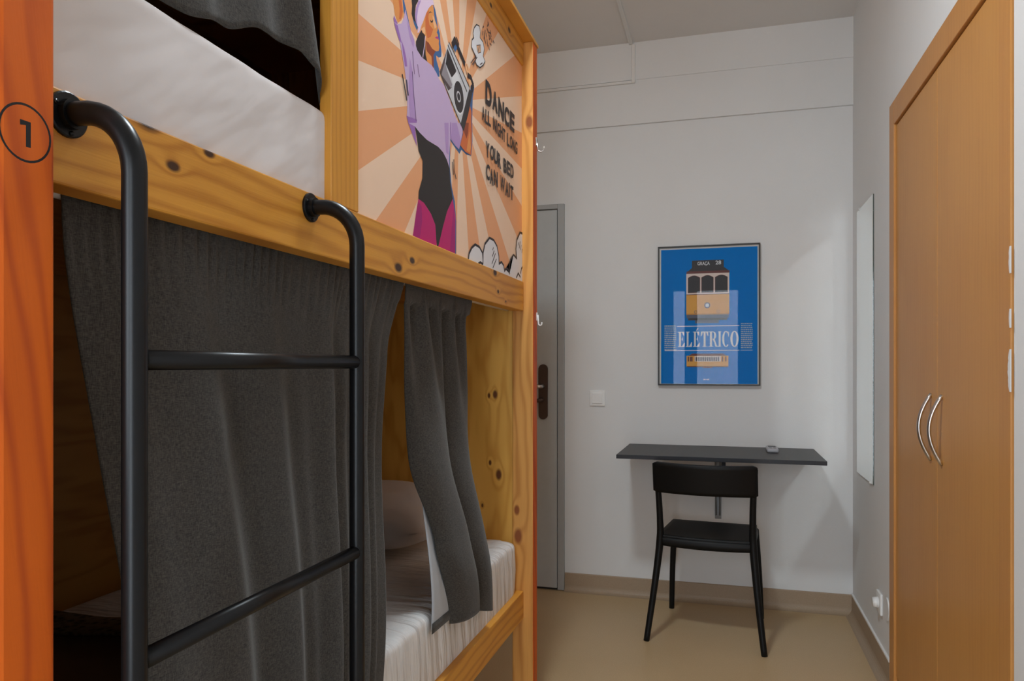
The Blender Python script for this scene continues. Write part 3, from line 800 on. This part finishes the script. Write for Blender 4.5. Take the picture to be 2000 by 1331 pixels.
# small side view of the tram
pr.poly([(px(705), pz(930)), (px(740), pz(912)), (px(960), pz(912)), (px(992), pz(930))], IR)
R(699, 998, 928, 1003, IY)
R(757, 945, 930, 968, IC)
for x in (708, 724, 734, 952, 975):
    R(x, x + 9, 934, 968, IR)
for i in range(13):
    x = 766 + i * 13.2
    R(x, x + 8, 936, 965, IK)
R(703, 994, 1001, 1008, IR)
R(815, 885, 1008, 1014, IR)
R(822, 832, 1091, 1101, IW)
R(836, 846, 1094, 1098, IW)
R(850, 860, 1091, 1101, IW)
pr.go('printed_picture', fp)

# ------------------------------------------------------------------ fold-down desk
dk = tag(empty('wall_desk', (-.03, YB, .76)), 'narrow black wall-mounted desk below the tram poster', 'desk')
box('desk_top', M['desk'], dk, -.468, .412, 3.338, YB - .001, .763, .781, .0015)
box('edge_band', M['deskedge'], dk, -.468, .412, 3.3365, 3.338, .7635, .7805, 0)
box('wall_batten', M['deskedge'], dk, -.40, .34, YB - .022, YB - .001, .735, .762, .001)
MB().box(-.045, -.015, YB - .006, YB - .0005, .42, .735, .001).go('bracket_upright', M['steel'], dk)
for dx in (-.040, -.022):
    MB().tube([(dx, YB - .012, .44), (dx, 3.52, .745)], .003, 8).go('bracket_strut', M['steel'], dk, True)
box('bracket_hinge', M['deskedge'], dk, -.013, .005, 3.46, 3.50, .725, .7625, .001)

# ------------------------------------------------------------------ remote control
rc = tag(empty('remote_control', (.215, 3.66, .781)), 'small white remote control lying on the black desk', 'remote')
MB().box(.188, .240, 3.592, 3.735, .7815, .800, .007, 3).go('body', flat('remote_grey', (.40, .40, .43, 1), .4), rc, True)
box('display', M['deskedge'], rc, .197, .231, 3.69, 3.722, .7995, .8008, .0004)
for i in range(2):
    for j in range(3):
        box('button', flat('remote_button', (.25, .25, .27, 1), .4) if not (i or j) else bpy.data.materials['remote_button'], rc, .200 + i * .017, .211 + i * .017, 3.61 + j * .024, 3.622 + j * .024, .7995, .8016, .0006)

# ------------------------------------------------------------------ black chair
ch = tag(empty('side_chair', (-.083, 3.2, 0), math.radians(-5.1)), 'black chair with curved backrest pushed towards the wall desk', 'chair')
BC = M['blackchair']
def leg(name, pts, rads):
    # smooth the joints of the polyline
    P_ = [Vector(p) for p in pts]
    out, rr = [], []
    n = len(P_)
    for i in range(n - 1):
        p0, p1, p2, p3 = P_[max(i - 1, 0)], P_[i], P_[i + 1], P_[min(i + 2, n - 1)]
        for j in range(6):
            t = j / 6
            out.append(.5 * ((2 * p1) + (p2 - p0) * t + (2 * p0 - 5 * p1 + 4 * p2 - p3) * t * t + (3 * p1 - p0 - 3 * p2 + p3) * t ** 3))
            rr.append(tuple(rads[i][m] + (rads[i + 1][m] - rads[i][m]) * t for m in (0, 1)))
    out.append(P_[-1])
    rr.append(rads[-1])
    return MB().tube(out, rr, 12).go(name, BC, ch, True, local=True)
for s_ in (-1, 1):
    leg('rear_leg', [(s_ * .240, 0, 0), (s_ * .214, .034, .21), (s_ * .194, .066, .41), (s_ * .192, .056, .52), (s_ * .196, .032, .65), (s_ * .206, .008, .755)],
        [(.0125, .0135), (.014, .0155), (.0165, .018), (.014, .015), (.013, .013), (.009, .010)])
    leg('front_leg', [(s_ * .207, .474, 0), (s_ * .198, .445, .22), (s_ * .184, .415, .425)], [(.0125, .0125), (.0135, .0145), (.015, .017)])
def back(u, v):
    x = -.212 + .424 * u
    e = (2 * u - 1)
    z = .640 + .128 * v + .003 * e * e * (1 if v > .5 else -.3)
    cz = min(1, min(u, 1 - u) / .03)
    z = .704 + (z - .704) * (1 - .10 * (1 - cz))
    return (x, .018 - .045 * (1 - e * e) - .030 * (v - .5), z)
solid(MB().grid(back, 28, 8).go('backrest', BC, ch, True, local=True), .014)
def seatpt(u, v, top):
    e = 2 * u - 1
    hw = .205 - .016 * v
    # rounded corners at the front
    y = .062 + .40 * v
    if v > .85:
        k_ = (v - .85) / .15
        hw -= .022 * k_ ** 3
    y -= .016 * (1 - e * e) * (1 - v)
    z = .447 - .012 * (1 - e * e) * math.sin(PI * min(1, v * 1.1 + .02))
    if v > .85:
        z -= .014 * ((v - .85) / .15) ** 2
    return (e * hw, y, z if top else z - .016)
mb = MB().grid(lambda u, v: seatpt(u, v, True), 20, 20)
st = solid(mb.go('seat', BC, ch, True, local=True), .016, -1)
def apron(u, v):
    e = 2 * u - 1
    return (e * .196, .066 - .017 * (1 - e * e), .402 + .034 * v - .004 * (1 - e * e) * (1 - v))
solid(MB().grid(apron, 18, 2).go('rear_apron', BC, ch, True, local=True), .016)
for s_ in (-1, 1):
    MB().box(s_ * .188 - .009, s_ * .188 + .009, .075, .41, .400, .434, .004).go('side_rail', BC, ch, local=True)

# ------------------------------------------------------------------ bunk bed
bed = tag(empty('bunk_bed', (-1.13, 1.49, 0)), 'varnished pine bunk bed with black ladder and printed dance panel', 'bunk bed')
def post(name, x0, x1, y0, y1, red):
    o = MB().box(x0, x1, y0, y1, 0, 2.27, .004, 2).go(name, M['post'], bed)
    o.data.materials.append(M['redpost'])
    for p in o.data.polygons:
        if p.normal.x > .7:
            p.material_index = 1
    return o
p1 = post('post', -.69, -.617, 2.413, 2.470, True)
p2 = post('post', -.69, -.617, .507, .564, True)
box('post', M['post'], bed, -1.625, -1.555, 2.413, 2.424, 0, 2.269, .002)
box('post', M['post'], bed, -1.625, -1.555, .536, .564, 0, 2.269, .002)
box('side_rail', M['rail'], bed, -.69, -.65, .5645, 2.4125, 1.365, 1.463, .0025)
box('side_rail', M['raillow'], bed, -.69, -.65, .5645, 2.4125, .330, .423, .0025)
box('side_rail', M['railtop'], bed, -.69, -.65, .5645, 2.4125, 2.190, 2.2695, .0025)
box('canopy_board', M['railtop'], bed, -1.642, -.614, .500, 2.477, 2.2702, 2.281, .001)
box('upright_board', M['midboard'], bed, -.674, -.6505, 1.1436, 1.2424, 1.4635, 2.1895, .002)
box('end_panel', M['ply'], bed, -1.625, -.6905, 2.425, 2.440, .30, 2.2695, .001)
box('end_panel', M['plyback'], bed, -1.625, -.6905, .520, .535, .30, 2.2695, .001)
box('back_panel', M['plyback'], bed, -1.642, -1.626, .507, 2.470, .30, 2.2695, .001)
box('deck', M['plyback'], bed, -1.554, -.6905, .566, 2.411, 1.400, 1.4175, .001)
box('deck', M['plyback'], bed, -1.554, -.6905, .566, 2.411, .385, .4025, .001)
rod1 = MB().tube([(-.708, .5645, 1.372), (-.708, 2.4125, 1.372)], .0075, 14).go('curtain_rod', M['rod'], bed, True)
rod1['label'] = 'white curtain rod'
rod2 = MB().tube([(-.708, .5645, 2.17), (-.708, 1.1425, 2.17)], .0075, 14).go('curtain_rod', M['rod'], bed, True)
for (ny, nz, hs) in ((2.452, 1.933, 1.0), (2.462, 1.338, .55)):
    hk = MB()
    pts = []
    for i in range(9):
        a = PI * i / 8
        pts.append((-.611 + hs * (.011 - .011 * math.cos(a)), ny, nz - .014 - hs * .011 * math.sin(a)))
    hk.tube([(-.6125, ny, nz + .016)] + [(-.611, ny, nz - .012)] + pts[1:] + [(-.611 + hs * .023, ny, nz - .014 + hs * .008)], .0024, 8)
    hk.box(-.6168, -.6140, ny - .006, ny + .006, nz - .004, nz + .024, .001)
    h_ = hk.go('coat_hook', M['chrome'] if nz > 1.5 else M['trunk'], bed, True)
    h_['label'] = 'small steel hook' if nz > 1.5 else 'small pale hook'
# number on the near post
pr = Print(lambda y, z, d: (-.61695 + d, y, z))
IBLK = ink('black_vinyl', 18, 16, 16)
for pg in ring(.5325, 1.394, .0270, .0270, .0248, .0248):
    pr.raw(pg, [(0, 1, 2, 3)], IBLK)
pr.raw([(.5270, 1.4040), (.5270, 1.4000), (.5335, 1.4015), (.5335, 1.4040)], [(0, 1, 2, 3)], IBLK)
pr.layer()
pr.raw([(.5268, 1.4010), (.5268, 1.4052), (.5378, 1.4052), (.5378, 1.3815), (.5328, 1.3815), (.5328, 1.4010)], [tuple(range(6))], IBLK)
nm = pr.go('bunk_number', p2)
nm['label'] = 'black number 1 in a circle'

# printed panel of the upper bunk
pn = box('printed_panel', flat('matt_white_board', (.6, .5, .42, 1), .5), bed, -.664, -.6565, 1.2426, 2.4126, 1.4633, 2.1897, 0)
pn['label'] = 'peach printed panel with a dancing woman and boombox'
INK = dict(blue=(62, 104, 158), skin=(232, 152, 84), skin2=(214, 112, 62), skin3=(150, 70, 44), skin4=(246, 190, 140), hair=(44, 36, 40), lip=(190, 60, 140),
           wrap=(232, 206, 232), lilac=(204, 178, 216), lilac2=(184, 150, 204), lilac3=(160, 112, 184), lilac4=(110, 80, 130), magenta=(196, 22, 112), magenta2=(170, 20, 116),
           black=(40, 36, 38), dark=(54, 50, 54), dark2=(86, 70, 72), metal=(206, 206, 210), metal2=(150, 142, 148), metal3=(226, 226, 228), white=(232, 232, 236), peach=(222, 176, 138))
INK = {a: ink('print_' + a, *c) for a, c in INK.items()}
RL, RD = ink('print_ray_light', 248, 214, 186), ink('print_ray_dark', 240, 172, 124)
pr = Print(lambda y, z, d: (-.6564 + d, 1.24 + y, 1.46 + z))
PB = (.0028, 1.1724, .0034, .7296)
def clip(poly, box_):
    x0, x1, y0, y1 = box_
    for ax, lim, sg in ((0, x0, 1), (0, x1, -1), (1, y0, 1), (1, y1, -1)):
        out = []
        for i in range(len(poly)):
            a, b = poly[i - 1], poly[i]
            ia, ib = sg * (a[ax] - lim) >= 0, sg * (b[ax] - lim) >= 0
            if ia != ib:
                t = (lim - a[ax]) / (b[ax] - a[ax])
                out.append((a[0] + (b[0] - a[0]) * t, a[1] + (b[1] - a[1]) * t))
            if ib:
                out.append(b)
        poly = out
        if not poly:
            return []
    return poly
pr.rect(PB[0], PB[1], PB[2], PB[3], RL)
bounds = [-177.4, -168.4, -159.3, -149.9, -140.1, -130.6, -121, -112, -103, -93, -79, -64.8, -51.5, -37, -25, -13.2, -1.7, 9.5, 20.3, 32] + [32 + 150.6 * i / 13 for i in range(1, 13)]
bcx, bcy = 1.8001 - 1.24, 1.8626 - 1.46
pr.layer()
for i in range(0, len(bounds), 2):
    a0, a1 = math.radians(bounds[i]), math.radians(bounds[(i + 1) % len(bounds)])
    tri = clip([(bcx, bcy), (bcx + 3 * math.cos(a0), bcy + 3 * math.sin(a0)), (bcx + 3 * math.cos(a1), bcy + 3 * math.sin(a1))], PB)
    if tri:
        pr.raw(tri, [tuple(range(len(tri)))], RD)
for col, w_, pts in ART:
    if w_:
        pr.stroke(pts, w_, INK[col])
    else:
        cp = clip(pts, PB)
        if cp:
            pr.poly(cp, INK[col])
random.seed(11)
for word, y0, y1, z0, z1, bold, sl in (('DANCE', 2.008, 2.315, 1.932, 1.992, .045, .01), ('ALL NIGHT LONG', 1.978, 2.350, 1.873, 1.914, .035, .01), ('YOUR BED', 2.013, 2.306, 1.779, 1.823, .04, .008), ('CAN WAIT', 2.013, 2.302, 1.712, 1.758, .04, .008)):
    n_ = len(word)
    wid = [.62 if c == ' ' else .5 if c == 'I' else 1.45 if c == 'W' else 1.12 if c in 'NOD' else 1.0 for c in word]
    tot = sum(wid)
    x = y0
    for i, c in enumerate(word):
        w_ = (y1 - y0) * wid[i] / tot
        if c != ' ':
            dz = random.uniform(-.0025, .0025)
            big = 1.12 if (c == 'D' and word == 'DANCE') else 1.0
            vf = text2d(c, bold * (.6 if c == 'W' else 1))
            vv, ff = fit(vf, x + w_ * (.26 if c == 'I' else .05), x + w_ * (.74 if c == 'I' else .95), z0 + dz - (big - 1) * .03, z0 + dz + (z1 - z0) * big)
            sh = random.uniform(-.06, .10)
            pr.layer()
            pr.raw([(a - 1.24 + (b - z0) * sh, b - 1.46) for a, b in vv], ff, INK['hair'])
        x += w_
art = pr.go('printed_artwork', pn)

# ladder bolted to the upper rail
ld = empty('ladder', (.565, -.65, 0), 0, bed)
ld.location = (0.565, -.65, 0)
ld['label'] = 'black tubular steel ladder'
LX = -.565
for y in (.6075, 1.0735):
    pts = [(-.648, y, 1.438), (-.636, y, 1.438)]
    r_ = .066
    for i in range(1, 11):
        a = PI / 2 * i / 10
        pts.append((LX - r_ + r_ * math.sin(a), y, 1.438 - r_ + r_ * math.cos(a)))
    pts += [(LX, y, 1.2), (LX, y, .6), (LX, y, .002)]
    MB().tube(pts, .0122, 20).go('stile', M['black'], ld, True)
    fl = MB().tube([(-.6498, y, 1.438), (-.6465, y, 1.438), (-.6455, y, 1.438)], [.0235, .0235, .022], 28)
    fl.tube([(-.6455, y, 1.438), (-.638, y, 1.438)], .0155, 20)
    fl = fl.go('flange', M['black'], ld, False)
    for a in (.6, 2.7, 4.8):
        MB().tube([(-.6456, y + .019 * math.cos(a), 1.438 + .019 * math.sin(a)), (-.6442, y + .019 * math.cos(a), 1.438 + .019 * math.sin(a))], .0026, 10).go('screw', M['black'], ld, True)
for z in (1.186, .883, .58, .277):
    MB().tube([(LX, .6175, z), (LX, 1.0635, z)], .0105, 18).go('rung', M['black'], ld, True)

# ------------------------------------------------------------------ bedding
def mattress(name, mat, x0, x1, y0, y1, z0, z1, r, seed, label, sag=.0):
    nu, nv = 64, 96
    mb = MB()
    # superellipse cross sections along y, closed at both ends
    def pt(u, v):
        a = 2 * PI * (u % 1.0)
        ex = 2 / 15
        cx_ = math.copysign(abs(math.cos(a)) ** ex, math.cos(a))
        cz_ = math.copysign(abs(math.sin(a)) ** ex, math.sin(a))
        e = 2 * v - 1
        end = max(0, 1 - abs(e) ** 40) ** (1 / 5)
        y = (y0 + y1) / 2 + (y1 - y0) / 2 * e
        hx, hz = (x1 - x0) / 2, (z1 - z0) / 2
        sx = cx_ * (hx - .05 * (1 - end))
        sz = cz_ * (hz * (.55 + .45 * end))
        p = Vector(((x0 + x1) / 2 + sx, y, (z0 + z1) / 2 + sz))
        if cz_ > -.5:
            w = noise.noise((p.x * 5 + seed, p.y * 7, p.z * 4)) * .004
            if cx_ > .9:
                w += .0025 * math.sin(p.y * 70 + 2.5 * noise.noise((p.y * 3, p.z * 9, seed))) * (1 if seed > 5 else .25)
                p.x += w
            elif cz_ > .9:
                p.z += w - sag * max(0, 1 - (e * 1.0) ** 2)
        return p
    mb.grid(pt, nu, nv)
    n1 = nu + 1
    mb.f.append(tuple(range(nu))[::-1])
    mb.f.append(tuple(nv * n1 + i for i in range(nu)))
    o = mb.go(name, mat, None, True)
    bm = bmesh.new()
    bm.from_mesh(o.data)
    bmesh.ops.remove_doubles(bm, verts=bm.verts, dist=.0004)
    bmesh.ops.recalc_face_normals(bm, faces=bm.faces)
    bm.to_mesh(o.data)
    bm.free()
    return tag(o, label, 'mattress')
mattress('mattress', M['sheetup'], -1.545, -.664, .572, 2.404, 1.418, 1.630, .05, 1, 'white sheeted mattress on the upper bunk')
mattress('mattress', M['sheetlow'], -1.545, -.668, .572, 2.404, .403, .598, .05, 9, 'white sheeted mattress on the lower bunk')
def pillow(name, cx, cy, cz, hx, hy_, hz, mat, seed, tilt=0.0):
    mb = MB()
    for sg in (1, -1):
        def pt(u, v):
            a, b = 2 * u - 1, 2 * v - 1
            prof = max(0, (1 - abs(a) ** 3.0)) ** .55 * max(0, (1 - abs(b) ** 3.0)) ** .55
            pin = 1 - .10 * (abs(a) ** 2) * (abs(b) ** 2)
            x = cx + a * hx * (1 - .07 * b * b) * pin
            y = cy + b * hy_ * (1 - .07 * a * a) * pin
            z = cz + sg * hz * prof * (1 + .10 * noise.noise((a * 2.2 + seed, b * 2.2, sg)))
            return (x, y, z + tilt * (y - cy))
        mb.grid(pt, 28, 22)
    o = mb.go(name, mat, None, True)
    bm = bmesh.new()
    bm.from_mesh(o.data)
    bmesh.ops.remove_doubles(bm, verts=bm.verts, dist=.0003)
    bmesh.ops.recalc_face_normals(bm, faces=bm.faces)
    bm.to_mesh(o.data)
    bm.free()
    return o
tag(pillow('pillow', -1.17, 2.195, .702, .345, .20, .085, M['pillow'], 4, .12), 'white pillow at the head of the lower bunk', 'pillow')
bl = MB()
def blk(u, v):
    x = -1.53 + .72 * u
    y = .60 + .64 * v + .03 * math.sin(4 * u)
    z = .618 + .022 * math.sin(PI * min(1, 6 * min(v, 1 - v) + .1)) + .012 * noise.noise((x * 6, y * 6, 0))
    return (x, y, z)
blo = solid(bl.grid(blk, 24, 20).go('blanket', M['blanketplain'], None, True), .018, 0)
tag(blo, 'brown blanket folded over the foot of the lower mattress', 'blanket')
bb = MB().grid(lambda u, v: (blk(u, 0)[0], 1.15 + .095 * v + .03 * math.sin(4 * u), blk(u, .94)[2] + .013), 24, 3)
solid(bb.go('patterned_border', M['blanket'], blo, True), .006)

# ------------------------------------------------------------------ curtains
def ss(t):
    t = max(0, min(1, t))
    return t * t * (3 - 2 * t)
def lerp(a, b, t): return a + (b - a) * t
def curve(pts, t):
    for (t0, v0), (t1, v1) in zip(pts, pts[1:]):
        if t <= t1:
            return lerp(v0, v1, ss((t - t0) / (t1 - t0)))
    return pts[-1][1]
# closed curtain of the lower bunk
FOLDS = [(.76, .060, .040, .012), (.885, .100, .040, .032), (1.035, .085, .038, .027), (1.105, .030, .022, .008), (1.185, .055, .024, .028), (1.250, .025, .015, .010), (1.322, .045, .018, .024), (1.385, .030, .015, .013)]
def c1f(u, v):
    z = lerp(1.392, .53 + .006 * math.sin(9 * u), v)
    yl = lerp(.645, .722, ss(v / .62) * .75 + .25 * min(1, v / .62))
    yr = lerp(1.552, 1.470, ss(v / .22)) if v < .22 else lerp(1.470, 1.365, (v - .22) / .78)
    y = lerp(yl, yr, u)
    yn = lerp(.70, 1.45, u) + .012 * math.sin(3.0 * v + 5 * u)
    fold = 0
    for (c_, wl, wr_, a_) in FOLDS:
        d_ = yn - c_
        fold += a_ * math.exp(-(d_ / (wl if d_ < 0 else wr_)) ** 2) * (.25 + .75 * ss((v - .02) / .35))
    fold += .004 * noise.noise((u * 6, v * 2.5, 1))
    gather = .0030 * math.sin(2 * PI * 38 * u + 3 * math.sin(17 * u)) * (1 - ss((v - .02) / .16))
    x = -.703 + fold + gather + .042 * ss((v - .35) / .6)
    if z > 1.352:
        x = max(-.6985, min(x, -.6935))
    elif z > 1.32:
        x = max(x, -.700)
        x = min(x, -.6925)
    return (x, y, z)
cu1 = tag(solid(MB().grid(c1f, 260, 70).go('bed_curtain', M['curtain'], None, True), .0022), 'wide charcoal curtain drawn across the lower bunk behind the ladder', 'curtain')
# narrow pushed-aside curtain with its pale lining showing
def c2f(u, v):
    yl = curve([(0, 1.560), (.5, 1.590), (.75, 1.655), (1, 1.722)], v)
    yr = curve([(0, 2.025), (.12, 1.995), (.55, 1.985), (1, 2.030)], v)
    y = lerp(yl, yr, u)
    hem = lerp(.542, .492, ss((u - .2) / .8))
    z = lerp(1.392, hem, v)
    if u < .55:
        lobe = math.sin(PI * (u / .55)) ** .8 if 0 < u < .55 else 0
    else:
        lobe = .85 * abs(math.sin(PI * ((u - .55) / .45))) ** .7
    amp = .004 + .036 * ss(v * 2.2)
    pleat = .011 * math.sin(2 * PI * 4.5 * u + .8) * (1 - ss((v - .05) / .45))
    gather = .0035 * math.sin(2 * PI * 19 * u + math.sin(15 * u)) * (1 - ss((v - .015) / .14))
    x = -.712 + amp * lobe + pleat * ss(v / .06) + gather + .058 * ss((v - .4) / .5) + .004 * noise.noise((u * 5, v * 5, 7))
    y += .030 * ss(v * 2) * math.sin(2 * PI * (u / .55)) * (-1 if u < .55 else 0) * .5
    if z > 1.352:
        x = max(-.6985, min(x, -.6935))
    elif z > 1.32:
        x = min(max(x, -.700), -.6925)
    return (x, y, z)
cu2 = tag(solid(MB().grid(c2f, 150, 70).go('bed_curtain', M['curtain'], None, True), .0022), 'narrow charcoal curtain pushed aside near the head of the lower bunk', 'curtain')
def lnf(u, v):
    w_ = .020 + .130 * v
    y = lerp(1.648, 1.612, v) + w_ * u
    z = lerp(.985, .560, v)
    return (lerp(-.702, -.657, ss(v * 1.1)) + .004 * u, y, z)
ln = solid(MB().grid(lnf, 8, 20).go('lining', M['lining'], cu2, True), .0015)
ln['label'] = 'pale grey lining turned outwards'
hm = MB().grid(lambda u, v: (lnf(u, .96 + .055 * v)[0] + .0018, lnf(u, .96 + .055 * v)[1], lerp(.985, .560, .96 + .055 * v)), 8, 2)
solid(hm.go('hem', M['curtain'], cu2, True), .0015)
# curtain of the upper bunk, hem lifting off the mattress
HEM = [(.60, 1.634), (.80, 1.634), (.888, 1.656), (.971, 1.686), (1.058, 1.692), (1.095, 1.674), (1.13, 1.645), (1.150, 1.632)]
def c3f(u, v):
    yb = lerp(.60, 1.150, u)
    yt = lerp(.575, 1.06, u)
    y = lerp(yt, yb, v ** .9)
    z = lerp(2.19, curve(HEM, yb), v)
    yn = lerp(.60, 1.15, u)
    fold = 0
    for (c_, wl, wr_, a_) in ((.70, .05, .04, .010), (.84, .06, .03, .012), (.98, .06, .03, .008), (1.105, .055, .025, .026)):
        d_ = yn - c_
        fold += a_ * math.exp(-(d_ / (wl if d_ < 0 else wr_)) ** 2)
    x = -.700 + fold * (.4 + .6 * v) + .024 * v + .003 * math.sin(2 * PI * 24 * u) * (1 - ss(v / .12))
    if z > 2.15:
        x = max(-.6985, min(x, -.6935))
    return (x, y, z)
cu3 = tag(solid(MB().grid(c3f, 140, 50).go('bed_curtain', M['curtain'], None, True), .0022), 'charcoal curtain over the upper bunk with its hem lifted off the mattress', 'curtain')
